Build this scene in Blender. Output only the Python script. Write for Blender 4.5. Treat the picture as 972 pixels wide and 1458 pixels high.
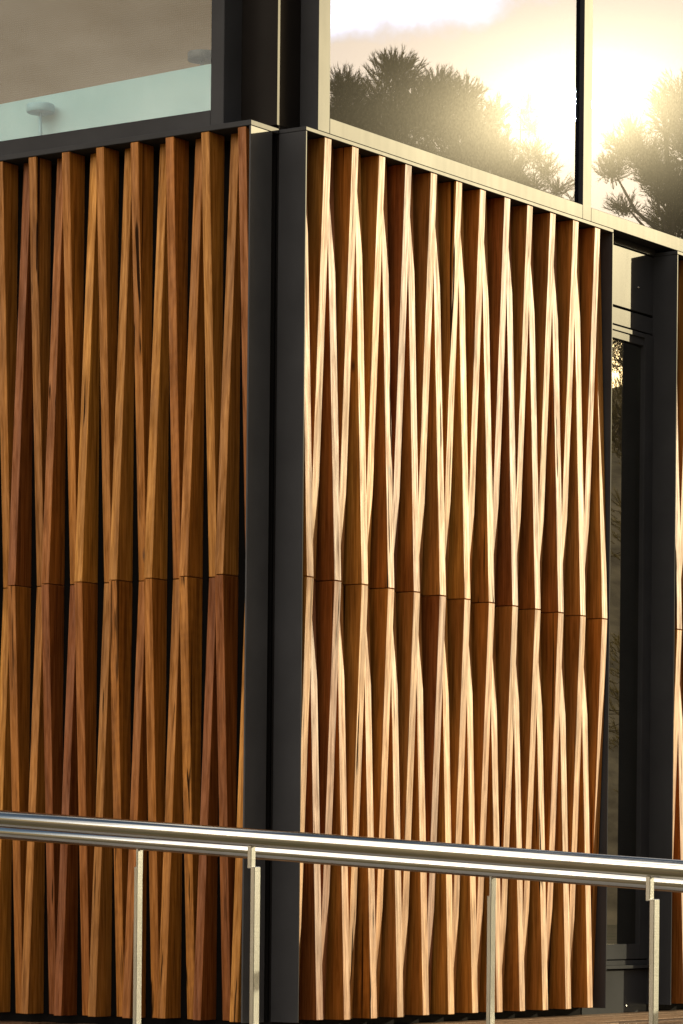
import bpy, bmesh, math, random
from mathutils import Vector, Matrix
random.seed(7)
SC = bpy.context.scene
for o in list(bpy.data.objects):
    bpy.data.objects.remove(o)
COL = SC.collection
R_ = math.radians

# ------------------------------------------------------------------ camera
cam = bpy.data.cameras.new('camera')
cam.sensor_fit = 'VERTICAL'; cam.sensor_height = 36.0; cam.sensor_width = 24.0
cam.lens = 36.0 * 4853.6 / 1458.0
cam.shift_y = (1264.3 - 729.0) / 1458.0
cam.clip_start = 0.1; cam.clip_end = 5000
camo = bpy.data.objects.new('camera', cam); COL.objects.link(camo)
EYE = 0.4506
_r = 0.0095
M = Matrix(((math.cos(_r), -math.sin(_r), 0, 0),
            (0, 0, -1, 0),
            (math.sin(_r), math.cos(_r), 0, EYE),
            (0, 0, 0, 1)))
camo.matrix_world = M
SC.camera = camo

# ------------------------------------------------------------------ light
SUN_AZ = R_(64.2)      # from +Y towards +X
SUN_EL = R_(12.95)
SUN_DIR = Vector((math.sin(SUN_AZ) * math.cos(SUN_EL), math.cos(SUN_AZ) * math.cos(SUN_EL), math.sin(SUN_EL)))
sun = bpy.data.lights.new('sun', 'SUN')
sun.energy = 5.0; sun.angle = R_(0.53); sun.color = (1.0, 0.89, 0.57)
suno = bpy.data.objects.new('sun', sun); COL.objects.link(suno)
suno.rotation_euler = (-SUN_DIR).to_track_quat('-Z', 'Y').to_euler()
suno.location = (20, 10, 20)

world = bpy.data.worlds.new('World'); SC.world = world; world.use_nodes = True
wt = world.node_tree; wt.nodes.clear()
def wn(t, **k):
    n = wt.nodes.new(t)
    for a, v in k.items(): setattr(n, a, v)
    return n
def wmath(op, a, b=None, c=None, clamp=False):
    n = wn('ShaderNodeMath', operation=op); n.use_clamp = clamp
    for i, v in enumerate((a, b, c)):
        if v is None: continue
        if isinstance(v, (int, float)): n.inputs[i].default_value = v
        else: wt.links.new(v, n.inputs[i])
    return n.outputs[0]
sky = wn('ShaderNodeTexSky', sky_type='NISHITA')
sky.sun_disc = False; sky.sun_elevation = SUN_EL; sky.sun_rotation = SUN_AZ
sky.air_density = 1.0; sky.dust_density = 2.5; sky.ozone_density = 0.6; sky.altitude = 0
bg = wn('ShaderNodeBackground'); bg.inputs[1].default_value = 0.06
out = wn('ShaderNodeOutputWorld')
tc = wn('ShaderNodeTexCoord')
mp = wn('ShaderNodeMapping'); mp.inputs['Scale'].default_value = (1, 1, 2.6)
wt.links.new(tc.outputs['Generated'], mp.inputs[0])
nz = wn('ShaderNodeTexNoise'); nz.inputs['Scale'].default_value = 2.6; nz.inputs['Detail'].default_value = 9; nz.inputs['Roughness'].default_value = 0.58
wt.links.new(mp.outputs[0], nz.inputs['Vector'])
mr = wn('ShaderNodeMapRange'); mr.inputs['From Min'].default_value = 0.52; mr.inputs['From Max'].default_value = 0.66
wt.links.new(nz.outputs[0], mr.inputs[0])
# one low cumulus bank high in the sky beside the sun
CD = Vector((math.sin(R_(67.7)) * math.cos(R_(14.75)), math.cos(R_(67.7)) * math.cos(R_(14.75)), math.sin(R_(14.75))))
sub = wn('ShaderNodeVectorMath', operation='SUBTRACT'); sub.inputs[1].default_value = CD
wt.links.new(tc.outputs['Generated'], sub.inputs[0])
scl = wn('ShaderNodeVectorMath', operation='MULTIPLY'); scl.inputs[1].default_value = (0.62, 0.62, 2.4)
wt.links.new(sub.outputs[0], scl.inputs[0])
ln = wn('ShaderNodeVectorMath', operation='LENGTH'); wt.links.new(scl.outputs[0], ln.inputs[0])
nz2 = wn('ShaderNodeTexNoise'); nz2.inputs['Scale'].default_value = 60; nz2.inputs['Detail'].default_value = 8; nz2.inputs['Roughness'].default_value = 0.6
wt.links.new(tc.outputs['Generated'], nz2.inputs['Vector'])
dd = wmath('ADD', ln.outputs['Value'], wmath('MULTIPLY', wmath('SUBTRACT', nz2.outputs[0], 0.5), 0.035))
mr2 = wn('ShaderNodeMapRange'); mr2.inputs['From Min'].default_value = 0.034; mr2.inputs['From Max'].default_value = 0.016
wt.links.new(dd, mr2.inputs[0])
# broken bright cloud added opposite the sun to lift the shaded wall
dt = wn('ShaderNodeVectorMath', operation='DOT_PRODUCT'); dt.inputs[1].default_value = (math.sin(R_(222)) * 0.93, math.cos(R_(222)) * 0.93, 0.36)
wt.links.new(tc.outputs['Generated'], dt.inputs[0])
side = wn('ShaderNodeMapRange'); side.inputs['From Min'].default_value = 0.60; side.inputs['From Max'].default_value = 0.88
wt.links.new(dt.outputs['Value'], side.inputs[0])
mr3 = wn('ShaderNodeMapRange'); mr3.inputs['From Min'].default_value = 0.36; mr3.inputs['From Max'].default_value = 0.56
wt.links.new(nz.outputs[0], mr3.inputs[0])
mask = wmath('MAXIMUM', wmath('MULTIPLY', side.outputs[0], mr3.outputs[0]), wmath('MAXIMUM', wmath('MULTIPLY', mr.outputs[0], 0.35), mr2.outputs[0]), clamp=True)
mx = wn('ShaderNodeMix', data_type='RGBA')
warm = wn('ShaderNodeMix', data_type='RGBA', blend_type='MULTIPLY'); warm.inputs[0].default_value = 1.0
warm.inputs[7].default_value = (1.0, 0.99, 0.94, 1)
wt.links.new(sky.outputs[0], warm.inputs[6])
bankmix = wn('ShaderNodeMix', data_type='RGBA'); bankmix.inputs[6].default_value = (44.0, 39.5, 33.0, 1); bankmix.inputs[7].default_value = (110.0, 105.0, 95.0, 1)
wt.links.new(mr2.outputs[0], bankmix.inputs[0]); wt.links.new(bankmix.outputs[2], mx.inputs[7])
wt.links.new(mask, mx.inputs[0]); wt.links.new(warm.outputs[2], mx.inputs[6])
mx.inputs[7].default_value = (22.0, 18.5, 14.0, 1)
wt.links.new(mx.outputs[2], bg.inputs[0]); wt.links.new(bg.outputs[0], out.inputs[0])

SC.view_settings.view_transform = 'Standard'
SC.view_settings.look = 'None'
SC.view_settings.gamma = 1.0
SC.view_settings.use_curve_mapping = False
SC.view_settings.exposure = 0.85
SC.render.engine = 'CYCLES'
SC.cycles.max_bounces = 10
SC.cycles.transparent_max_bounces = 12

# ------------------------------------------------------------------ building axes
TH = R_(34.007255)
U = Vector((math.sin(TH), math.cos(TH), 0))       # along the sunlit wall, away from the corner
Lv = Vector((-math.cos(TH), math.sin(TH), 0))     # along the shaded wall, away from the corner
Q = Vector((-0.20796, 10.05737, 0))               # where the two cladding fronts would meet
def P(s, t, z): return Q + U * s + Lv * t + Vector((0, 0, z))
# sunlit (right) wall: outside is t < 0 ; shaded (left) wall: outside is s < 0

# ------------------------------------------------------------------ mesh helpers
def add_hex(bm, c):
    v = [bm.verts.new(p) for p in c]
    for f in ((3, 2, 1, 0), (4, 5, 6, 7), (0, 1, 5, 4), (1, 2, 6, 5), (2, 3, 7, 6), (3, 0, 4, 7)):
        bm.faces.new([v[i] for i in f])
def add_box(bm, s0, s1, t0, t1, z0, z1):
    add_hex(bm, [P(s0, t0, z0), P(s1, t0, z0), P(s1, t1, z0), P(s0, t1, z0),
                 P(s0, t0, z1), P(s1, t0, z1), P(s1, t1, z1), P(s0, t1, z1)])
def add_poly(bm, pts, z0, z1):
    b = [bm.verts.new(P(s, t, z0)) for s, t in pts]; a = [bm.verts.new(P(s, t, z1)) for s, t in pts]
    n = len(pts)
    bm.faces.new(list(reversed(b))); bm.faces.new(a)
    for i in range(n):
        bm.faces.new((b[i], b[(i + 1) % n], a[(i + 1) % n], a[i]))
def add_tube(bm, a, b, r0, r1=None, n=16, caps=True):
    r1 = r0 if r1 is None else r1
    d = (b - a)
    if d.length < 1e-6: return
    q = d.to_track_quat('Z', 'Y')
    A = []; B = []
    for i in range(n):
        w = 2 * math.pi * i / n
        o = q @ Vector((math.cos(w), math.sin(w), 0))
        A.append(bm.verts.new(a + o * r0)); B.append(bm.verts.new(b + o * r1))
    for i in range(n):
        f = bm.faces.new((A[i], A[(i + 1) % n], B[(i + 1) % n], B[i])); f.smooth = True
    if caps:
        bm.faces.new(list(reversed(A))); bm.faces.new(B)
def obj(name, bm, mat, parent=None, origin=None, bevel=0.0, recalc=True):
    if recalc: bmesh.ops.recalc_face_normals(bm, faces=bm.faces)
    if bevel:
        bmesh.ops.bevel(bm, geom=list(bm.edges), offset=bevel, segments=1, affect='EDGES', profile=0.5)
    if origin is None:
        lo = Vector((min(v.co[i] for v in bm.verts) for i in range(3))); hi = Vector((max(v.co[i] for v in bm.verts) for i in range(3)))
        origin = Vector(((lo.x + hi.x) / 2, (lo.y + hi.y) / 2, lo.z))
    for v in bm.verts: v.co -= origin
    me = bpy.data.meshes.new(name); bm.to_mesh(me); bm.free()
    me.materials.append(mat)
    o = bpy.data.objects.new(name, me); COL.objects.link(o)
    o.location = origin
    if parent:
        o.parent = parent
        o.location = origin - world_loc(parent)
    return o
def world_loc(o):
    v = Vector(o.location)
    while o.parent:
        o = o.parent; v += Vector(o.location)
    return v
def tag(o, label=None, cat=None, group=None, kind=None):
    if label: o['label'] = label
    if cat: o['category'] = cat
    if group: o['group'] = group
    if kind: o['kind'] = kind
    return o
def thing(name, loc, label, cat, group=None):
    o = bpy.data.objects.new(name, None); COL.objects.link(o); o.location = loc
    o.empty_display_size = 0.3
    return tag(o, label, cat, group)

# ------------------------------------------------------------------ materials
def mat(name):
    m = bpy.data.materials.new(name); m.use_nodes = True
    nt = m.node_tree; nt.nodes.clear()
    o = nt.nodes.new('ShaderNodeOutputMaterial')
    return m, nt, o
class NB:
    def __init__(s, nt): s.nt = nt
    def n(s, t, **k):
        x = s.nt.nodes.new(t)
        for a, v in k.items(): setattr(x, a, v)
        return x
    def l(s, a, b): s.nt.links.new(a, b)
    def m(s, op, a, b=None, c=None, clamp=False):
        x = s.n('ShaderNodeMath', operation=op); x.use_clamp = clamp
        for i, v in enumerate((a, b, c)):
            if v is None: continue
            if isinstance(v, (int, float)): x.inputs[i].default_value = v
            else: s.l(v, x.inputs[i])
        return x.outputs[0]
    def noise(s, vec, scale, detail=4, rough=0.55, dist=0.0):
        x = s.n('ShaderNodeTexNoise'); x.inputs['Scale'].default_value = scale; x.inputs['Detail'].default_value = detail
        x.inputs['Roughness'].default_value = rough; x.inputs['Distortion'].default_value = dist
        s.l(vec, x.inputs['Vector']); return x.outputs[0]
    def ramp(s, fac, stops):
        x = s.n('ShaderNodeValToRGB'); cr = x.color_ramp
        while len(cr.elements) < len(stops): cr.elements.new(0.5)
        for e, (p, c) in zip(cr.elements, stops):
            e.position = p; e.color = (*c, 1) if len(c) == 3 else c
        s.l(fac, x.inputs[0]); return x.outputs[0]
    def mix(s, fac, a, b, mode='MIX'):
        x = s.n('ShaderNodeMix', data_type='RGBA', blend_type=mode)
        for i, v in ((0, fac), (6, a), (7, b)):
            if isinstance(v, (int, float)): x.inputs[i].default_value = v
            elif isinstance(v, tuple): x.inputs[i].default_value = (*v, 1)
            else: s.l(v, x.inputs[i])
        return x.outputs[2]
    def mapr(s, v, a, b, c=0.0, d=1.0):
        x = s.n('ShaderNodeMapRange'); s.l(v, x.inputs[0])
        for i, q in enumerate((a, b, c, d)): x.inputs[i + 1].default_value = q
        return x.outputs[0]
    def mapping(s, vec, scale, rot=(0, 0, 0)):
        x = s.n('ShaderNodeMapping'); x.inputs['Scale'].default_value = scale; x.inputs['Rotation'].default_value = rot
        s.l(vec, x.inputs[0]); return x.outputs[0]

def wood_material(name, stops, rough=0.55, island=False):
    m, nt, o = mat(name); b = NB(nt)
    tc = b.n('ShaderNodeTexCoord')
    if island:
        rnd = b.n('ShaderNodeNewGeometry').outputs['Random Per Island']
    else:
        rnd = b.n('ShaderNodeObjectInfo').outputs['Random']
    wn_ = b.n('ShaderNodeTexWhiteNoise', noise_dimensions='1D'); b.l(rnd, wn_.inputs['W'])
    off = b.n('ShaderNodeVectorMath', operation='SCALE'); off.inputs['Scale'].default_value = 40.0
    b.l(wn_.outputs['Color'], off.inputs[0])
    vec = b.n('ShaderNodeVectorMath', operation='ADD'); b.l(tc.outputs['Object'], vec.inputs[0]); b.l(off.outputs[0], vec.inputs[1])
    vec = vec.outputs[0]
    ax = (1.0, 1.0, 0.045)
    grain = b.noise(b.mapping(vec, tuple(a * k for a, k in zip(ax, (1, 1, 1)))), 95, 6, 0.62, 0.5)
    fine = b.noise(b.mapping(vec, (1, 1, 0.03)), 320, 3, 0.6)
    tone = b.noise(b.mapping(vec, (1, 1, 0.09)), 26, 3, 0.5, 0.8)
    # rippled figure on some boards
    wv = b.n('ShaderNodeTexWave', wave_type='BANDS', bands_direction='Z'); wv.inputs['Scale'].default_value = 9
    wv.inputs['Distortion'].default_value = 7; wv.inputs['Detail'].default_value = 3; wv.inputs['Detail Scale'].default_value = 1.5
    b.l(b.mapping(vec, (1, 1, 1), (0.5, 0.35, 0)), wv.inputs['Vector'])
    sep = b.n('ShaderNodeSeparateColor'); b.l(wn_.outputs['Color'], sep.inputs[0])
    figamt = b.m('MULTIPLY', b.mapr(sep.outputs[1], 0.75, 1.0), 0.10)
    base = b.ramp(sep.outputs[0], stops)
    t1 = b.mapr(grain, 0.30, 0.72, 0.50, 1.40)
    t2 = b.mapr(tone, 0.25, 0.75, 0.70, 1.26)
    t3 = b.mapr(fine, 0.30, 0.70, 0.86, 1.12)
    val = b.m('MULTIPLY', b.m('MULTIPLY', t1, t2), t3)
    fig = b.m('ADD', b.m('MULTIPLY', b.m('SUBTRACT', wv.outputs['Fac'], 0.5), figamt), 1.0)
    val = b.m('MULTIPLY', val, fig)
    col = b.mix(1.0, base, b.n('ShaderNodeCombineColor').outputs[0], 'MULTIPLY')
    cc = b.nt.nodes[-2] if False else None
    comb = b.n('ShaderNodeCombineColor')
    b.l(val, comb.inputs[0]); b.l(b.m('POWER', val, 1.12), comb.inputs[1]); b.l(b.m('POWER', val, 1.28), comb.inputs[2])
    col = b.mix(1.0, base, comb.outputs[0], 'MULTIPLY')
    # gum checks: thin dark splits on some boards only
    chk = b.noise(b.mapping(vec, (1, 1, 0.02)), 60, 2, 0.5, 0.3)
    cm = b.m('MULTIPLY', b.mapr(chk, 0.645, 0.685), b.mapr(sep.outputs[2], 0.45, 0.6), clamp=True)
    col = b.mix(cm, col, (0.02, 0.009, 0.004))
    # small knots
    vo = b.n('ShaderNodeTexVoronoi', feature='F1'); vo.inputs['Scale'].default_value = 5.5; vo.inputs['Randomness'].default_value = 1
    b.l(b.mapping(vec, (1, 1, 0.35)), vo.inputs['Vector'])
    kn = b.mapr(vo.outputs['Distance'], 0.055, 0.02)
    col = b.mix(b.m('MULTIPLY', kn, 0.85), col, (0.03, 0.012, 0.005))
    p = b.n('ShaderNodeBsdfPrincipled')
    b.l(col, p.inputs['Base Color'])
    b.l(b.mapr(grain, 0.3, 0.7, rough + 0.05, rough - 0.04), p.inputs['Roughness'])
    b.l(b.m('MULTIPLY', b.mapr(b.m('ADD', b.m('MULTIPLY', grain, 0.6), b.m('MULTIPLY', fine, 0.4)), 0.36, 0.62, 0.10, 0.52), b.m('SUBTRACT', 1.0, cm)), p.inputs['Specular IOR Level'])
    bp = b.n('ShaderNodeBump'); bp.inputs['Strength'].default_value = 0.25; bp.inputs['Distance'].default_value = 0.0012
    b.l(b.m('ADD', grain, b.m('MULTIPLY', fine, 0.5)), bp.inputs['Height']); b.l(bp.outputs[0], p.inputs['Normal'])
    b.l(p.outputs[0], o.inputs[0])
    return m
SLAT_STOPS = [(0.0, (0.18, 0.050, 0.007)), (0.25, (0.265, 0.086, 0.010)), (0.5, (0.335, 0.125, 0.014)),
              (0.75, (0.275, 0.107, 0.017)), (1.0, (0.41, 0.170, 0.022))]
WOOD = wood_material('oiled_hardwood', SLAT_STOPS)
DECKW = wood_material('deck_hardwood', [(0.0, (0.07, 0.034, 0.016)), (0.5, (0.12, 0.062, 0.030)), (1.0, (0.22, 0.13, 0.07))], 0.6, island=True)

def metal_paint(name, col, rough, spec=0.5, bump=0.04):
    m, nt, o = mat(name); b = NB(nt)
    tc = b.n('ShaderNodeTexCoord')
    n1 = b.noise(tc.outputs['Object'], 3.0, 5, 0.6)
    n2 = b.noise(b.mapping(tc.outputs['Object'], (1, 1, 0.12)), 40, 4, 0.6)
    lo = tuple(c * 0.82 for c in col); hi = tuple(c * 1.2 for c in col)
    df = b.n('ShaderNodeBsdfDiffuse'); b.l(b.ramp(n1, [(0.3, lo), (0.7, hi)]), df.inputs[0])
    gl = b.n('ShaderNodeBsdfAnisotropic', distribution='BECKMANN'); gl.inputs['Color'].default_value = (1.0, 0.93, 0.83, 1)
    b.l(b.mapr(b.m('ADD', b.m('MULTIPLY', n1, 0.6), b.m('MULTIPLY', n2, 0.4)), 0.3, 0.7, rough - 0.015, rough + 0.015), gl.inputs['Roughness'])
    fr = b.n('ShaderNodeFresnel'); fr.inputs['IOR'].default_value = 1.45
    n3 = b.noise(tc.outputs['Object'], 700, 2, 0.5)
    bp = b.n('ShaderNodeBump'); bp.inputs['Strength'].default_value = bump; bp.inputs['Distance'].default_value = 0.0004
    b.l(n3, bp.inputs['Height']); b.l(bp.outputs[0], gl.inputs['Normal'])
    ms = b.n('ShaderNodeMixShader'); b.l(b.m('MULTIPLY', fr.outputs[0], spec), ms.inputs[0])
    b.l(df.outputs[0], ms.inputs[1]); b.l(gl.outputs[0], ms.inputs[2]); b.l(ms.outputs[0], o.inputs[0])
    return m
CHAR = metal_paint('charcoal_powdercoat', (0.040, 0.040, 0.043), 0.285, 0.062)
CHAR_SKYLIT = metal_paint('charcoal_powdercoat_skylit', (0.062, 0.061, 0.063), 0.285, 0.10)  # same charcoal coat, lightened to stand in for sky light on left plates
CHARDK = metal_paint('dark_bronze_powdercoat', (0.014, 0.012, 0.011), 0.285, 0.062)
WALLM = metal_paint('wall_sheet', (0.011, 0.010, 0.010), 0.34, 0.02)
BACK = metal_paint('wall_membrane', (0.006, 0.0055, 0.0055), 0.6, 0.05)

def steel(name, r0, r1):
    m, nt, o = mat(name); b = NB(nt)
    tc = b.n('ShaderNodeTexCoord')
    p = b.n('ShaderNodeBsdfPrincipled'); p.inputs['Metallic'].default_value = 1.0
    n1 = b.noise(tc.outputs['Object'], 9, 5, 0.65)
    n2 = b.noise(b.mapping(tc.outputs['Object'], (2, 2, 120)), 3, 4, 0.7)
    b.l(b.ramp(n1, [(0.3, (0.56, 0.545, 0.52)), (0.7, (0.66, 0.645, 0.62))]), p.inputs['Base Color'])
    b.l(b.mapr(n2, 0.3, 0.7, r0, r1), p.inputs['Roughness'])
    b.l(p.outputs[0], o.inputs[0]); return m
STEEL = steel('polished_stainless', 0.08, 0.15)
BRUSHED = steel('brushed_stainless', 0.20, 0.26)

def glass(name, refl, tint, rcol, haze):
    m, nt, o = mat(name); b = NB(nt)
    tr = b.n('ShaderNodeBsdfTransparent'); tr.inputs[0].default_value = (*tint, 1)
    g1 = b.n('ShaderNodeBsdfGlossy'); g1.inputs['Color'].default_value = (*rcol, 1); g1.inputs['Roughness'].default_value = 0.0
    tc = b.n('ShaderNodeTexCoord')
    n1 = b.noise(tc.outputs['Object'], 2.2, 2, 0.5)
    bp = b.n('ShaderNodeBump'); bp.inputs['Strength'].default_value = 0.05; bp.inputs['Distance'].default_value = 0.001
    b.l(n1, bp.inputs['Height'])
    mx1 = b.n('ShaderNodeMixShader'); mx1.inputs[0].default_value = refl
    b.l(tr.outputs[0], mx1.inputs[1]); b.l(g1.outputs[0], mx1.inputs[2])
    if haze:
        g2 = b.n('ShaderNodeBsdfGlossy'); g2.inputs['Color'].default_value = (0.25, 0.228, 0.20, 1); g2.inputs['Roughness'].default_value = 0.13
        dst = b.noise(tc.outputs['Object'], 140, 5, 0.7)
        fac = b.mapr(dst, 0.35, 0.75, haze * 0.8, haze * 1.3)
        mx2 = b.n('ShaderNodeMixShader'); b.l(fac, mx2.inputs[0])
        b.l(mx1.outputs[0], mx2.inputs[1]); b.l(g2.outputs[0], mx2.inputs[2])
        b.l(mx2.outputs[0], o.inputs[0])
    else:
        b.l(mx1.outputs[0], o.inputs[0])
    return m
GLASS_SUN = glass('bronze_reflective_glass', 0.5, (0.35, 0.30, 0.24), (0.235, 0.265, 0.38), 0.0020)
GLASS_SHADE = glass('window_glass', 0.032, (0.95, 0.95, 0.92), (0.95, 0.98, 0.98), 0.0)
GLASS_DOOR = glass('door_glass', 0.55, (0.20, 0.21, 0.20), (0.68, 0.68, 0.63), 0.006)

def simple(name, col, rough=0.7, spec=0.4, scale=30, var=0.15, bump=0.0):
    m, nt, o = mat(name); b = NB(nt)
    tc = b.n('ShaderNodeTexCoord')
    n1 = b.noise(tc.outputs['Object'], scale, 6, 0.62)
    p = b.n('ShaderNodeBsdfPrincipled')
    b.l(b.ramp(n1, [(0.28, tuple(c * (1 - var) for c in col)), (0.72, tuple(c * (1 + var) for c in col))]), p.inputs['Base Color'])
    p.inputs['Roughness'].default_value = rough; p.inputs['Specular IOR Level'].default_value = spec
    if bump:
        bp = b.n('ShaderNodeBump'); bp.inputs['Strength'].default_value = bump; b.l(n1, bp.inputs['Height']); b.l(bp.outputs[0], p.inputs['Normal'])
    b.l(p.outputs[0], o.inputs[0]); return m
PLASTER = simple('interior_plaster', (0.55, 0.52, 0.47), 0.8)
DARKROOM = simple('dark_interior', (0.06, 0.055, 0.05), 0.8)
CONC = simple('ramp_concrete', (0.36, 0.34, 0.31), 0.8, 0.3, 18, 0.18, 0.2)
ROOFM = metal_paint('roof_sheet', (0.12, 0.12, 0.12), 0.5)
STOOL = simple('stool_laminate', (0.06, 0.06, 0.06), 0.5, 0.4, 20, 0.1)

def blind_material():
    m, nt, o = mat('woven_blind'); b = NB(nt)
    tc = b.n('ShaderNodeTexCoord')
    v = b.mapping(tc.outputs['Object'], (1, 1, 1), (0, 0, -TH))
    wv = b.n('ShaderNodeTexWave', wave_type='BANDS', bands_direction='Z'); wv.inputs['Scale'].default_value = 42; wv.inputs['Distortion'].default_value = 1.2
    b.l(v, wv.inputs['Vector'])
    wv2 = b.n('ShaderNodeTexWave', wave_type='BANDS', bands_direction='Y'); wv2.inputs['Scale'].default_value = 46; wv2.inputs['Distortion'].default_value = 1.5
    b.l(v, wv2.inputs['Vector'])
    n1 = b.noise(v, 1.6, 3, 0.5)
    val = b.m('ADD', b.m('MULTIPLY', b.m('MULTIPLY', wv.outputs['Fac'], wv2.outputs['Fac']), 0.45), b.m('MULTIPLY', n1, 0.35))
    p = b.n('ShaderNodeBsdfPrincipled'); p.inputs['Roughness'].default_value = 0.9
    b.l(b.ramp(val, [(0.1, (0.12, 0.078, 0.036)), (0.6, (0.195, 0.132, 0.066))]), p.inputs['Base Color'])
    b.l(p.outputs[0], o.inputs[0]); return m
BLIND = blind_material()
def frosted():
    m, nt, o = mat('frosted_glass'); b = NB(nt)
    tc = b.n('ShaderNodeTexCoord')
    n1 = b.noise(b.mapping(tc.outputs['Object'], (1, 1, 0.35)), 9, 5, 0.6)
    col = b.ramp(n1, [(0.3, (0.50, 0.77, 0.88)), (0.7, (0.58, 0.84, 0.95))])
    d = b.n('ShaderNodeBsdfDiffuse'); b.l(col, d.inputs[0])
    t = b.n('ShaderNodeBsdfTranslucent'); b.l(col, t.inputs[0])
    tr = b.n('ShaderNodeBsdfTransparent'); tr.inputs[0].default_value = (0.7, 0.9, 0.86, 1)
    m1 = b.n('ShaderNodeMixShader'); m1.inputs[0].default_value = 0.2; b.l(d.outputs[0], m1.inputs[1]); b.l(t.outputs[0], m1.inputs[2])
    m2 = b.n('ShaderNodeMixShader'); m2.inputs[0].default_value = 0.42; b.l(m1.outputs[0], m2.inputs[1]); b.l(tr.outputs[0], m2.inputs[2])
    b.l(m2.outputs[0], o.inputs[0]); return m
FROST = frosted()

# ------------------------------------------------------------------ ground, ramp, deck
def ground():
    m, nt, o = mat('dry_grass_and_gravel'); b = NB(nt)
    tc = b.n('ShaderNodeTexCoord')
    n1 = b.noise(tc.outputs['Object'], 0.35, 6, 0.6); n2 = b.noise(tc.outputs['Object'], 9, 6, 0.7)
    c = b.mix(b.mapr(n1, 0.4, 0.6), b.ramp(n2, [(0.3, (0.13, 0.09, 0.05)), (0.7, (0.27, 0.20, 0.12))]), b.ramp(n2, [(0.3, (0.06, 0.06, 0.022)), (0.7, (0.16, 0.14, 0.06))]))
    p = b.n('ShaderNodeBsdfPrincipled'); b.l(c, p.inputs['Base Color']); p.inputs['Roughness'].default_value = 0.95
    bp = b.n('ShaderNodeBump'); bp.inputs['Strength'].default_value = 0.6; b.l(n2, bp.inputs['Height']); b.l(bp.outputs[0], p.inputs['Normal'])
    b.l(p.outputs[0], o.inputs[0])
    bm = bmesh.new()
    S = 2500
    v = [bm.verts.new(p_) for p_ in ((-S, -S, -1.1), (S, -S, -1.1), (S, S, -1.1), (-S, S, -1.1))]
    bm.faces.new(v)
    tag(obj('ground', bm, m, origin=Vector((0, 0, -1.1))), kind='structure')
ground()
def sky_block_hills():
    bm = bmesh.new()
    N = 160; prev = None
    rows = []
    for i in range(N + 1):
        az = R_(360) * i / N
        fade = 1.0
        if i == N: rows.append(rows[0]); break
        dg = math.degrees(az)
        h = (36 + 36 * max(0.0, min(1.0, (dg - 84) / 22, (185 - dg) / 30)) + 3 * math.sin(i * 0.11) + 2.0 * math.sin(i * 0.37 + 1) + random.uniform(-0.9, 0.9)) * fade  # unseen ring; right rear ridge raised to cut sky light on slat sides
        col = []
        for (d, f) in ((150, 0.0), (175, 0.35), (200, 0.72), (225, 1.0), (300, 0.9), (420, 0.0)):
            rr = d * random.uniform(0.985, 1.015)
            col.append(bm.verts.new((rr * math.sin(az), rr * math.cos(az), -1.4 + h * f * random.uniform(0.97, 1.03))))
        rows.append(col)
    for i in range(N):
        for j in range(5):
            bm.faces.new((rows[i][j], rows[i + 1][j], rows[i + 1][j + 1], rows[i][j + 1]))
    m = simple('wooded_hillside', (0.19, 0.152, 0.098), 0.95, 0.2, 0.35, 0.6, 0.8)
    tag(obj('sky_block_hills', bm, m, origin=Vector((0, 0, -1.1))), kind='structure')
sky_block_hills()

bm = bmesh.new()
t = 0.094
rows = []
while t > -2.3:
    rows.append((t - 0.083, t)); t -= 0.091
t = 0.099
up = []
while t < 6.0:
    up.append((t, t + 0.086)); t += 0.091
for (a, b_) in rows:
    cuts = [-0.79]
    x = -0.79 + random.uniform(0.6, 2.0)
    while x < 8.6:
        cuts.append(x); x += random.uniform(1.6, 2.6)
    cuts.append(9.0)
    for i in range(len(cuts) - 1):
        dz = random.uniform(-0.0012, 0.0012)
        add_box(bm, cuts[i] + 0.0015, cuts[i + 1] - 0.0015, a, b_, -0.006 + dz, 0.02 + dz)
for (a, b_) in up:
    add_box(bm, -0.79, 0.142, a, b_, -0.006, 0.02 + random.uniform(-0.0012, 0.0012))
tag(obj('deck', bm, DECKW, bevel=0.002), kind='structure')
bm = bmesh.new()
add_poly(bm, [(-0.78, -2.28), (9.0, -2.28), (9.0, 0.09), (0.13, 0.09), (0.13, 6.0), (-0.78, 6.0)], -1.09, -0.012)
tag(obj('deck_base', bm, BACK), kind='structure')
# the ramp runs between the two handrails, falling towards the right of the picture
def ramp_pt(s, a, dz):          # a = distance along -t from the rail origin
    return P(s, T0 - a, -0.40 - 0.0612 * a + dz)
T0 = (Vector((0, 8.9, 0)) - Q).dot(Lv)
bm = bmesh.new()
for (s0, s1, zt) in ((-1.80, -0.80, 0.0),):
    add_hex(bm, [P(s0, T0 - 4.5, -1.095), P(s1, T0 - 4.5, -1.095), P(s1, T0 + 4.5, -1.095), P(s0, T0 + 4.5, -1.095),
                 ramp_pt(s0, 4.5, zt), ramp_pt(s1, 4.5, zt), ramp_pt(s1, -4.5, zt), ramp_pt(s0, -4.5, zt)])
tag(obj('ramp', bm, CONC), kind='structure')

# ------------------------------------------------------------------ the building
ZT = 2.712; ZB = 0.05; ZJ = 1.3823
B = thing('building', P(0.146, 0.1, -1.1), 'modern corner building clad in folded timber slats with charcoal metal frames and tall upper windows', 'building')

bm = bmesh.new()
add_poly(bm, [(0.146, 0.1), (2.003, 0.1), (2.003, 0.3), (0.346, 0.3), (0.346, 9), (0.146, 9)], -1.1, 2.7372)
add_poly(bm, [(2.469, 0.1), (9, 0.1), (9, 0.3), (2.469, 0.3)], -1.1, 2.7372)
add_box(bm, 2.0, 2.474, 0.28, 0.295, -1.1, 2.711)
tag(obj('wall', bm, WALLM, B), 'dark metal wall core behind the timber cladding')

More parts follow.
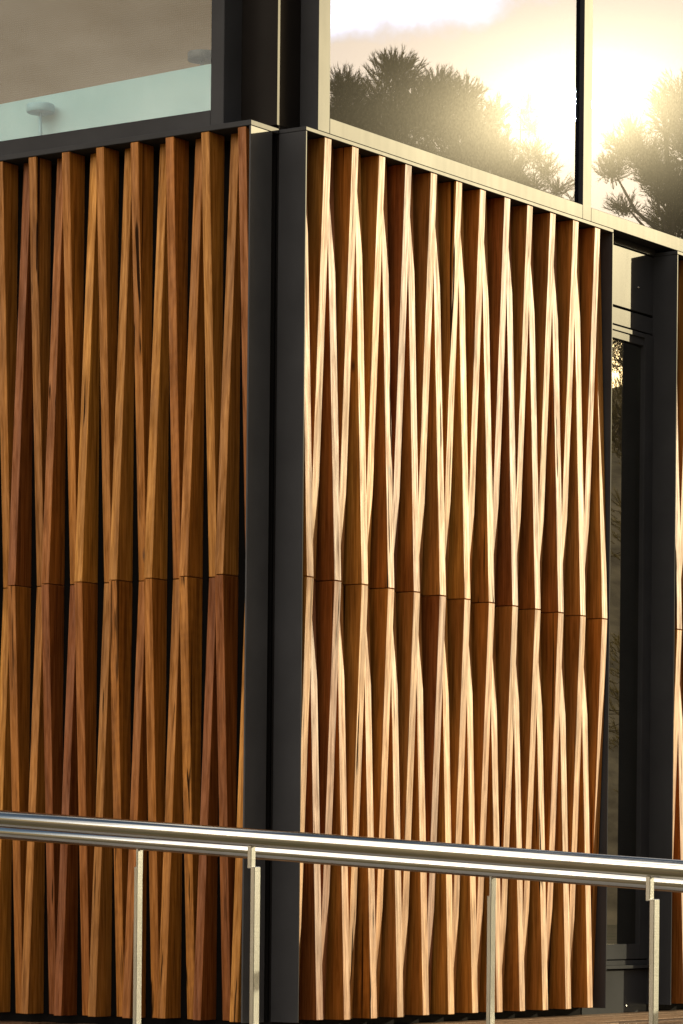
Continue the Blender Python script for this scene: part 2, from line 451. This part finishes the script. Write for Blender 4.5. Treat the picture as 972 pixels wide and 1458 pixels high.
def slat_bm(face, a0, a1, nb, nf0, nf1, z0, z1):
    """one wedge shaped board; a = along the wall, n = outwards"""
    bm = bmesh.new()
    def W(a, n, z): return P(a, -n, z) if face == 'R' else P(-n, a, z)
    add_hex(bm, [W(a0, nb, z0), W(a1, nb, z0), W(a1, nf0, z0), W(a0, nf0, z0),
                 W(a0, nb, z1), W(a1, nb, z1), W(a1, nf1, z1), W(a0, nf1, z1)])
    return bm
def cladding(face, start, end, first, pitch, nB, nA, width, dep, nb, label, hidden=None, alt_first=False):
    """start/end: side plates; boards alternate: outer ones stand proud at top and foot, inner ones at the middle joint"""
    bm = bmesh.new()
    if face == 'R': add_box(bm, start + 0.004, end - 0.004, -nb - 0.004, 0.099, ZB, ZT - 0.002)
    else: add_box(bm, 0.138, 0.145, start + 0.004, end - 0.004, ZB, ZT - 0.002)
    c = tag(obj('timber_cladding', bm, BACK, B), label)
    for a in (start, end):
        bm = bmesh.new()
        if face == 'R': add_box(bm, a - 0.003, a + 0.003, 0.0, 0.0985, ZB - 0.004, ZT - 0.001)
        else: add_box(bm, 0.0, 0.110, a - 0.003, a + 0.003, ZB - 0.004, ZT - 0.001)
        obj('side_plate', bm, CHAR if face == 'R' else CHAR_SKYLIT, c, bevel=0.0008)
    g = 0.0012
    bulk = bmesh.new(); nbulk = 0
    for kind, n in (('B', nB), ('A', nA)):
        for k in range(n):
            if kind == 'B': a0 = first + pitch * k
            else: a0 = first + pitch * (k - 0.5) if face == 'R' else first + pitch * (k + 0.5)
            j = random.uniform(-0.0018, 0.0018); a0 += j
            w = width + random.uniform(-0.001, 0.001)
            if face == 'R': s0, s1 = a0, a0 + w
            else: s0, s1 = a0 - w, a0
            d1 = dep + random.uniform(-0.0022, 0.0022)
            top = 0.0 if kind == 'B' else -d1; mid = -d1 if kind == 'B' else 0.0
            e = -0.0005 - random.uniform(0, 0.002)
            if hidden and hidden(a0):
                for (nf0, nf1, z0, z1) in ((mid + e, top + e, ZJ + g, ZT - 0.0015), (top + e, mid + e, ZB, ZJ - g)):
                    b2 = slat_bm(face, s0, s1, nb, nf0, nf1, z0, z1)
                    me = bpy.data.meshes.new('tmp'); b2.to_mesh(me); b2.free(); bulk.from_mesh(me); bpy.data.meshes.remove(me)
                nbulk += 1
                continue
            obj('slat', slat_bm(face, s0, s1, nb, mid + e, top + e, ZJ + g, ZT - 0.0015), WOOD, c, bevel=0.0012)
            zb = ZB + random.uniform(-0.002, 0.002)
            obj('slat', slat_bm(face, s0, s1, nb, top + e, mid + e, zb, ZJ - g), WOOD, c, bevel=0.0012)
    if nbulk:
        tag(obj('slats', bulk, WOOD, c, recalc=True), kind='stuff')
    else: bulk.free()
    return c
cladding('R', 0.147, 2.003, 0.2461, 0.1485, 12, 13, 0.0368, 0.0440, -0.095,
         'sunlit timber cladding panel right of the corner')
cladding('L', 0.102, 5.0, 0.1502, 0.1334, 36, 35, 0.0308, 0.061, -0.080,
         'shaded red brown timber cladding panel left of the corner', hidden=lambda a: a > 1.26)
cladding('R', 2.469, 4.325, 2.5681, 0.1485, 12, 13, 0.0368, 0.0440, -0.095,
         'timber cladding panel beyond the glazed door', hidden=lambda a: a > 2.70)

# flashing that caps the cladding and turns the corner
bm = bmesh.new()
add_box(bm, 0.144, 2.0065, 0.0, 0.0985, ZT, ZT + 0.0125)
tag(obj('flashing', bm, CHAR, B, bevel=0.0015), 'thin metal flashing along the top of the sunlit cladding')
bm = bmesh.new(); add_box(bm, 2.4655, 9, 0.0, 0.0985, ZT, ZT + 0.0125)
tag(obj('flashing', bm, CHAR, B, bevel=0.0015), 'thin metal flashing beyond the glazed door')
bm = bmesh.new(); add_box(bm, 0.0, 0.1445, 0.099, 9, ZT, ZT + 0.0165)
tag(obj('flashing', bm, CHAR, B, bevel=0.0015), 'dark metal flashing along the top of the shaded cladding')
bm = bmesh.new()
add_box(bm, 0.15, 9, 0.104, 9, ZT + 0.002, 2.7362)
obj('floor_slab', bm, CHARDK, B)
# upper storey corner
bm = bmesh.new()
add_poly(bm, [(0.134, 0.1), (0.256, 0.1), (0.256, 0.17), (0.216, 0.17), (0.216, 0.233), (0.134, 0.233)], 2.7374, 4.5)
tag(obj('corner_post', bm, CHARDK, B, bevel=0.0015), 'dark recessed corner post between the upper windows')

ZG = 2.7865; ZF = 2.738; ZH = 4.35
def frame(face, n0, n1, outer0, inner0, mull, end, zh=ZH):
    bm = bmesh.new()
    def bx(a0, a1, z0, z1, f=0.0):
        if face == 'R': add_box(bm, a0, a1, n0 + f, n1, z0, z1)
        else: add_box(bm, n0 + f, n1, a0, a1, z0, z1)
    bx(outer0, inner0, ZF, zh)
    prev = inner0
    for (m0, m1) in mull:
        bx(prev, m0, ZF, ZG); bx(prev, m0, zh - 0.05, zh)
        bx(m0, m1, ZF, zh); prev = m1
    bx(prev, end - 0.06, ZF, ZG); bx(prev, end - 0.06, zh - 0.05, zh); bx(end - 0.06, end, ZF, zh)
    return bm
WR = tag(obj('window', frame('R', 0.035, 0.13, 0.257, 0.321, [(1.854, 1.912), (3.445, 3.503)], 5.1), CHAR, B, bevel=0.0015),
         'upper window on the sunlit side mirroring trees and sky')
for (a, b_) in ((0.323, 1.852), (1.914, 3.443), (3.505, 5.038)):
    bm = bmesh.new(); add_box(bm, a, b_, 0.052, 0.058, ZG + 0.002, ZH - 0.052)
    obj('pane', bm, GLASS_SUN, WR)
WL = tag(obj('window', frame('L', 0.045, 0.15, 0.233, 0.282, [(2.45, 2.50)], 4.8), CHAR, B, bevel=0.0015),
         'upper window on the shaded side with brown blind and frosted strip behind it')
for (a, b_) in ((0.284, 2.448), (2.502, 4.738)):
    bm = bmesh.new(); add_box(bm, 0.075, 0.081, a, b_, ZG + 0.002, ZH - 0.052)
    obj('pane', bm, GLASS_SHADE, WL)
# upper walls beyond the windows, roof
bm = bmesh.new()
add_poly(bm, [(5.1, 0.05), (9, 0.05), (9, 9), (0.06, 9), (0.06, 4.8), (0.2, 4.8), (0.2, 8.8), (8.8, 8.8), (8.8, 0.2), (5.1, 0.2)], 2.7385, 4.351)
obj('upper_wall', bm, CHARDK, B)
bm = bmesh.new()
add_box(bm, 0.03, 9.1, 0.02, 9.1, 4.352, 4.75)
obj('roof', bm, ROOFM, B, bevel=0.004)
bm = bmesh.new()
add_box(bm, 0.9, 0.96, 1.0, 9, 2.7385, 4.34); add_box(bm, 0.961, 9, 1.0, 1.06, 2.7385, 4.34)
obj('interior_wall', bm, DARKROOM, B)
bm = bmesh.new(); add_box(bm, 0.42, 0.424, 0.20, 3.6, 2.7385, 4.34)
tag(obj('window_blind', bm, BLIND, B), 'brown woven blind behind the shaded window')

# ------------------------------------------------------------------ glazed door bay
D = bmesh.new()
# door frame: jambs, head, bottom rail
add_box(D, 2.007, 2.060, 0.092, 0.20, 0.209, 2.428); add_box(D, 2.404, 2.4655, 0.092, 0.20, 0.209, 2.428)
add_box(D, 2.060, 2.404, 0.092, 0.20, 2.412, 2.428); add_box(D, 2.060, 2.404, 0.098, 0.20, 2.385, 2.4115)
add_box(D, 2.060, 2.404, 0.092, 0.20, 0.209, 0.262)
door = tag(obj('door', D, CHAR, B, bevel=0.001), 'tall narrow glazed door in charcoal metal between two cladding panels')
bm = bmesh.new(); add_box(bm, 2.0605, 2.4035, 0.110, 0.116, 0.2625, 2.3845); obj('pane', bm, GLASS_DOOR, door)
bm = bmesh.new(); add_box(bm, 2.007, 2.4655, 0.096, 0.18, 2.500, 2.7085); add_box(bm, 2.0075, 2.465, 0.090, 0.103, 2.7125, 2.7355); obj('transom_panel', bm, CHAR, door, bevel=0.001)
bm = bmesh.new(); add_box(bm, 2.007, 2.4655, 0.096, 0.18, 2.434, 2.492); obj('head_panel', bm, CHAR, door, bevel=0.001)
bm = bmesh.new(); add_box(bm, 2.007, 2.4655, 0.094, 0.18, 0.188, 0.205); add_box(bm, 2.007, 2.4655, 0.078, 0.18, 0.176, 0.188)
obj('sill', bm, CHAR, door, bevel=0.001)
bm = bmesh.new(); add_box(bm, 2.007, 2.4655, 0.097, 0.18, -0.1, 0.172); obj('kick_panel', bm, CHAR, door, bevel=0.001)
bm = bmesh.new(); add_box(bm, 2.007, 2.4655, 0.27, 0.275, -0.1, 2.71); obj('door_lining', bm, DARKROOM, door)

def screw(s_, t_, z):
    bm = bmesh.new(); a = P(s_, t_, z)
    add_tube(bm, a, a - Lv * -0.0 + Lv * -0.0035, 0.0045, 0.0035, 12)
    obj('screw', bm, BRUSHED, door)
screw(2.352, 0.0955, 2.585); screw(2.315, 0.0965, 0.045)

# ------------------------------------------------------------------ things behind the shaded window
bm = bmesh.new()
# frosted strip standing just inside the pane, its top edge rising towards the corner
s0, s1 = 0.195, 0.203
def q(s, t_, z): return P(s, t_, z)
t0, t1 = 0.300, 2.44
sl = 0.028
zt0 = 2.9735; zt1 = zt0 - sl * (t1 - t0)
add_hex(bm, [q(s0, t0, 2.7875), q(s1, t0, 2.7875), q(s1, t1, 2.7875), q(s0, t1, 2.7875),
             q(s0, t0, zt0), q(s1, t0, zt0), q(s1, t1, zt1), q(s0, t1, zt1)])
tag(obj('glass_screen', bm, FROST, bevel=0.0012), 'pale aqua frosted glass strip along the foot of the shaded upper window', 'glass screen')
STOOL_VEILED = simple('frost_veiled_laminate', (0.22, 0.42, 0.52), 0.5, 0.4, 20, 0.1)  # pale blue puts the veil of the frosted glass into the stand's colour
def stool(t_, s_, ztop, label, mat_):
    o = thing('stool', P(s_, t_, 2.7385), label, 'stool', 'round topped stools behind the shaded window')
    bm = bmesh.new()
    c = P(s_, t_, ztop)
    add_tube(bm, c - Vector((0, 0, 0.026)), c, 0.044, 0.044, 32)
    obj('seat', bm, mat_, o, bevel=0.002)
    bm = bmesh.new(); add_tube(bm, P(s_, t_, 2.75), c - Vector((0, 0, 0.026)), 0.006, 0.006, 12); obj('stem', bm, mat_, o)
    bm = bmesh.new(); add_tube(bm, P(s_, t_, 2.7385), P(s_, t_, 2.75), 0.035, 0.030, 24); obj('base', bm, mat_, o)
stool(1.028, 0.155, 2.914, 'small round topped stand, coloured pale blue as if veiled by frosted glass', STOOL_VEILED)
stool(0.460, 0.240, 3.023, 'small dark round stand above the frosted glass beside the window jamb', STOOL)

# ------------------------------------------------------------------ handrails
def handrail(s, zc0, slope, a_posts, r, label, side):
    tt = lambda a: T0R - a
    o = thing('handrail', P(s, T0 - a_posts[1], -0.45), label, 'handrail', 'stainless handrails along the ramp')
    T0R = {0: (Vector((0, 7.8, 0)) - Q).dot(Lv), 1: (Vector((0, 8.9, 0)) - Q).dot(Lv)}[side]
    rail = lambda a: P(s, T0R - a, zc0 + slope * a)
    bm = bmesh.new()
    add_tube(bm, rail(-4.2), rail(3.6), r, r, 40)
    tb = obj('rail', bm, STEEL, o)
    for a in a_posts:
        c = rail(a)
        ztop = c.z - 0.067
        # flat bar post, edge on to the rail
        def bx(bm, da0, da1, ds0, ds1, z0, z1):
            add_hex(bm, [P(s + ds, T0R - a - da, z) for z in (z0, z1) for (da, ds) in ((da0, ds0), (da1, ds0), (da1, ds1), (da0, ds1))])
        bm = bmesh.new(); bx(bm, -0.006, 0.006, -0.012, 0.012, c.z - 0.905, ztop)
        obj('post', bm, BRUSHED, o, bevel=0.0012)
        bm = bmesh.new(); 
        if side == 0: bx(bm, -0.0175, -0.0062, -0.009, 0.009, ztop - 0.004, c.z - r + 0.004)
        else: bx(bm, -0.0005, 0.0062, -0.011, 0.0125, ztop - 0.02, c.z - r + 0.004)
        obj('bracket', bm, BRUSHED, o, bevel=0.0012)
    return o
Sf = -1.754976; Sr = -0.843113
handrail(Sf, 0.5503, -0.0617, (-2.354, -1.298, -0.242, 0.814, 1.870, 2.926), 0.0212,
         'polished stainless steel handrail nearer the camera, its tube on top', 0)
handrail(Sr, 0.5290, -0.0608, (-2.919, -1.793, -0.667, 0.459, 1.585, 2.711), 0.0212,
         'second stainless steel handrail, just under the nearer one and closer to the timber wall', 1)

# ------------------------------------------------------------------ trees mirrored in the sunlit glass
def leaf_material(name, a, b_):
    m, nt, o = mat(name); b = NB(nt)
    gi = b.n('ShaderNodeNewGeometry')
    col = b.ramp(gi.outputs['Random Per Island'], [(0.0, a), (1.0, b_)])
    d = b.n('ShaderNodeBsdfDiffuse'); b.l(col, d.inputs[0])
    t_ = b.n('ShaderNodeBsdfTranslucent'); b.l(col, t_.inputs[0])
    mx_ = b.n('ShaderNodeMixShader'); mx_.inputs[0].default_value = 0.4
    b.l(d.outputs[0], mx_.inputs[1]); b.l(t_.outputs[0], mx_.inputs[2]); b.l(mx_.outputs[0], o.inputs[0])
    return m
LEAF = leaf_material('needle_foliage', (0.075, 0.058, 0.022), (0.19, 0.145, 0.060))
LEAFD = leaf_material('dense_needle_foliage', (0.05, 0.042, 0.016), (0.12, 0.095, 0.038))
BARK = simple('bark', (0.10, 0.075, 0.05), 0.95, 0.2, 12, 0.35, 0.6)

M0 = Vector((23.4, -15.8, 0))
def mirror_ground(x, T):
    """ground point of a tree whose mirror image stands at angle x (1/4853 rad) right of the view axis, T metres away"""
    v = Vector((x / 4853.6 * T, T, 0))
    nR = -Lv
    d = (v - (Q + nR * (-0.067))).dot(nR)
    return v - nR * (2 * d)
def hgt(y, T): return EYE + (1264.3 - y) / 4853.6 * T
def rnd_dir(up=0.0):
    while True:
        v = Vector((random.uniform(-1, 1), random.uniform(-1, 1), random.uniform(-1, 1)))
        if 0.05 < v.length < 1:
            v.normalize(); v.z += up
            return v.normalized()
def tree(x0, T, clumps, label, leaf=LEAF, lean=0.0, trunk_r=0.16, low=True, needle=0.20, trunk_top=None, limbs=True, low_w=1.4, low_x=0.0, dens=1.25, twig_r=1.0, low_max=99):
    """clumps: (x, y, rx, ry, number of tufts) in mirror-image angles; depth comes from rx"""
    base = mirror_ground(x0, T); base.z = -1.1
    k = T / 4853.6
    side = (mirror_ground(x0 + 10, T) - mirror_ground(x0, T)).normalized()
    away = Vector((side.y, -side.x, 0))
    o = thing('pine_tree', base, label, 'tree', 'trees mirrored in the sunlit window')
    tb = bmesh.new(); cb = bmesh.new()
    def pt(x, y, d=0.0):
        p_ = base + side * ((x - x0) * k) + away * d; p_.z = hgt(y, T); return p_
    cl = []
    for (x, y, rx, ry, n) in clumps:
        cl.append((pt(x, y, random.uniform(-0.5, 0.5)), rx * k, ry * k, n))
    topz = max(c[0].z + c[2] * 0.5 for c in cl) if trunk_top is None else trunk_top
    # trunk
    prev = Vector(base); N = 12; spine = [prev]
    for i in range(1, N + 1):
        f = i / N
        p_ = Vector((base.x, base.y, 0)) + side * (lean * f * f + random.uniform(-0.05, 0.05)) + away * random.uniform(-0.05, 0.05)
        p_.z = base.z + (topz - 0.3 - base.z) * f
        r0 = trunk_r * (1 - 0.85 * (i - 1) / N); r1 = trunk_r * (1 - 0.85 * i / N)
        add_tube(tb, prev, p_, r0, r1, 8, False); prev = p_; spine.append(p_)
    if low:
        h0 = min(low_max, min(c[0].z for c in cl))
        z = 2.2
        while z < h0 - 0.4:
            cl.append((Vector((base.x, base.y, 0)) + side * (low_x + random.uniform(-low_w, low_w) * 0.6) + away * random.uniform(-0.8, 0.8) + Vector((0, 0, z)),
                       low_w * random.uniform(0.5, 0.9), 0.7, 70))
            z += 0.28
    for (c, rx, ry, n) in cl:
        # limb from the trunk into the clump
        j = min(range(len(spine)), key=lambda i: abs(spine[i].z - (c.z - 0.5 - (c - spine[i]).xy.length * 0.35)))
        a = spine[j]
        if limbs:
            mid = a.lerp(c, 0.55) + Vector((random.uniform(-.08, .08), random.uniform(-.08, .08), -0.10 - random.uniform(0, .1)))
            add_tube(tb, a, mid, 0.045, 0.030, 6, False); add_tube(tb, mid, c, 0.030, 0.012, 6, False)
        # twigs fan up and out of the clump; needles lie along each twig like a feather
        nt_ = max(6, int(n * dens))
        for i in range(nt_):
            while True:
                d = Vector((random.uniform(-1, 1), random.uniform(-1, 1), random.uniform(-1, 1)))
                if d.length < 1: break
            q_ = c + Vector((d.x * rx, d.y * rx, d.z * ry))
            out_ = (Vector((d.x, d.y, 0.55 + 0.5 * d.z)) + rnd_dir() * 0.35).normalized()
            TL = needle * random.uniform(0.9, 2.0)
            st0 = q_ - out_ * TL * 0.6
            bendv = rnd_dir(0.6) * TL * 0.18
            if random.random() < 0.30: add_tube(tb, c.lerp(st0, 0.1), st0, 0.010, 0.005, 4, False)
            p0 = st0; K = 7
            for kk in range(K):
                f = (kk + 0.5) / K
                p1 = st0 + out_ * TL * (kk + 1) / K + bendv * ((kk + 1) / K) ** 2
                if kk < K - 1: add_tube(tb, p0, p1, 0.0035 * twig_r, 0.003 * twig_r, 3, False)
                ax = (p1 - p0).normalized()
                for nn in range(4):
                    sd0 = ax.cross(rnd_dir())
                    if sd0.length < 0.05: continue
                    dr = (ax + sd0.normalized() * random.uniform(0.25, 0.75)).normalized()
                    L = needle * random.uniform(0.28, 0.60)
                    w = random.uniform(0.0034, 0.0060) * max(1.0, needle / 0.26)
                    sd = dr.cross(rnd_dir()).normalized() * w
                    tip = p0 + dr * L + Vector((0, 0, L * random.uniform(-0.05, 0.18)))
                    v = [cb.verts.new(p0 - sd), cb.verts.new(p0 + sd), cb.verts.new(tip)]
                    cb.faces.new(v)
                p0 = p1
    obj('trunk', tb, BARK, o, recalc=False)
    obj('crown', cb, leaf, o, recalc=False)
    return o
# angles are measured from the view axis; 486 + x is roughly the picture column of the mirror image
tree(62, 60, [(62, 108, 44, 26, 150), (40, 135, 40, 24, 120), (92, 130, 42, 30, 150), (64, 95, 26, 16, 90), (80, 170, 60, 34, 330), (30, 175, 50, 32, 280), (60, 215, 70, 40, 420)],
     'tall pine with a rounded tufted crown, highest of the left group in the window reflection', low_w=1.2, low_max=9.3, twig_r=1.6)
tree(-8, 58, [(-8, 130, 30, 20, 160), (0, 165, 36, 30, 330), (-20, 190, 50, 40, 400)],
     'dark pine at the left edge of the window reflection', leaf=LEAFD, low_w=1.2, low_max=9.3, twig_r=1.6)
tree(150, 62, [(125, 122, 34, 20, 140), (160, 132, 34, 22, 150), (176, 165, 40, 30, 240), (130, 170, 50, 34, 320), (150, 210, 60, 40, 460), (190, 225, 44, 40, 300)],
     'broad pine right of the tufted crown, with a level ragged top in the reflection', low_w=1.0, low_max=9.3, twig_r=1.6)
tree(222, 64, [(206, 165, 18, 22, 46), (210, 195, 26, 24, 100), (218, 225, 32, 26, 160), (222, 255, 36, 26, 190)],
     'slim sparse pine left of the mirrored sun, its crown a loose spire', low_w=0.4, low_x=-0.9, trunk_r=0.10, low_max=9.3)
tree(244, 180, [(254, 152, 12, 14, 16), (258, 176, 16, 16, 24), (262, 212, 24, 20, 56), (280, 234, 22, 16, 40), (298, 262, 24, 14, 40), (258, 262, 30, 20, 80), (322, 274, 16, 8, 10)],
     'smallest thin pine just left of the mirrored sun with wispy separate sprays', low=False, trunk_r=0.16, needle=0.66, twig_r=2.4)
tree(475, 60, [(478, 120, 44, 30, 150), (455, 165, 40, 34, 200), (490, 200, 46, 40, 300), (420, 205, 40, 30, 170), (385, 210, 30, 22, 90), (372, 240, 26, 18, 80), (462, 268, 48, 26, 420), (430, 245, 30, 22, 120), (400, 180, 20, 16, 40), (480, 300, 60, 30, 420), (392, 290, 26, 12, 50), (398, 480, 34, 60, 260), (400, 590, 34, 60, 200)],
     'large leaning pine in the right hand pane with bare limbs and a dark lower clump', low_w=1.3, lean=-0.35, trunk_r=0.2)
# further belt either side, seen only as background in the door glass and rail
bx_ = 700
for i in range(7):
    tree(620 + i * 190, 64 + random.uniform(-4, 8), [(620 + i * 190, 190 + random.uniform(-60, 90), 90, 60, 260), (600 + i * 190, 300, 120, 80, 360)],
         'pine standing in the tree belt east of the building', low_w=2.2)
for i in range(4):
    tree(-180 - i * 200, 62 + random.uniform(-3, 6), [(-180 - i * 200, 200 + random.uniform(-60, 80), 90, 60, 260), (-200 - i * 200, 300, 120, 80, 360)],
         'pine standing in the tree belt beside the mirrored group', low_w=2.2)

# unseen evergreens added right of the camera, cutting sky light on slat sides
def evergreen(x, y, h, rad, label):
    base = Vector((x, y, -1.1))
    o = thing('sky_block_evergreen', base, label, 'tree', 'added evergreens that block sky light')
    tb = bmesh.new(); add_tube(tb, base, base + Vector((0.1, 0, h * 0.8)), 0.22, 0.05, 10, False)
    cb = bmesh.new()
    for i in range(26):
        f = random.uniform(0.08, 1.0); a = random.uniform(0, 6.283)
        rr = rad * (1.05 - 0.75 * f) * random.uniform(0.3, 0.9)
        c = base + Vector((math.cos(a) * rr, math.sin(a) * rr, 0.4 + f * (h - 0.9)))
        add_tube(tb, base + Vector((0, 0, max(0.3, c.z - base.z - 0.8))), c, 0.05, 0.015, 6, False)
        cr = rad * random.uniform(0.35, 0.6)
        for k in range(230):
            d = rnd_dir() * cr * random.random() ** 0.4
            p_ = c + d; n_ = (d.normalized() + rnd_dir() * 0.8).normalized()
            t1 = n_.cross(rnd_dir()).normalized(); t2 = n_.cross(t1)
            L = random.uniform(0.10, 0.22)
            cb.faces.new([cb.verts.new(p_ + t1 * L), cb.verts.new(p_ + t2 * L * 0.4), cb.verts.new(p_ - t1 * L), cb.verts.new(p_ - t2 * L * 0.4)])
    obj('trunk', tb, BARK, o, recalc=False); obj('crown', cb, LEAFD, o, recalc=False)
for i, (x, y, h, r) in enumerate([(11.5, 1.0, 9.0, 2.6), (10.0, -3.5, 10.0, 2.8), (7.5, -7.5, 9.5, 2.7), (12.8, -7.0, 11.0, 3.0), (3.8, -10.0, 9.0, 2.6)]):
    evergreen(x, y, h, r, 'unseen dense dark evergreen tree added to block sky light')
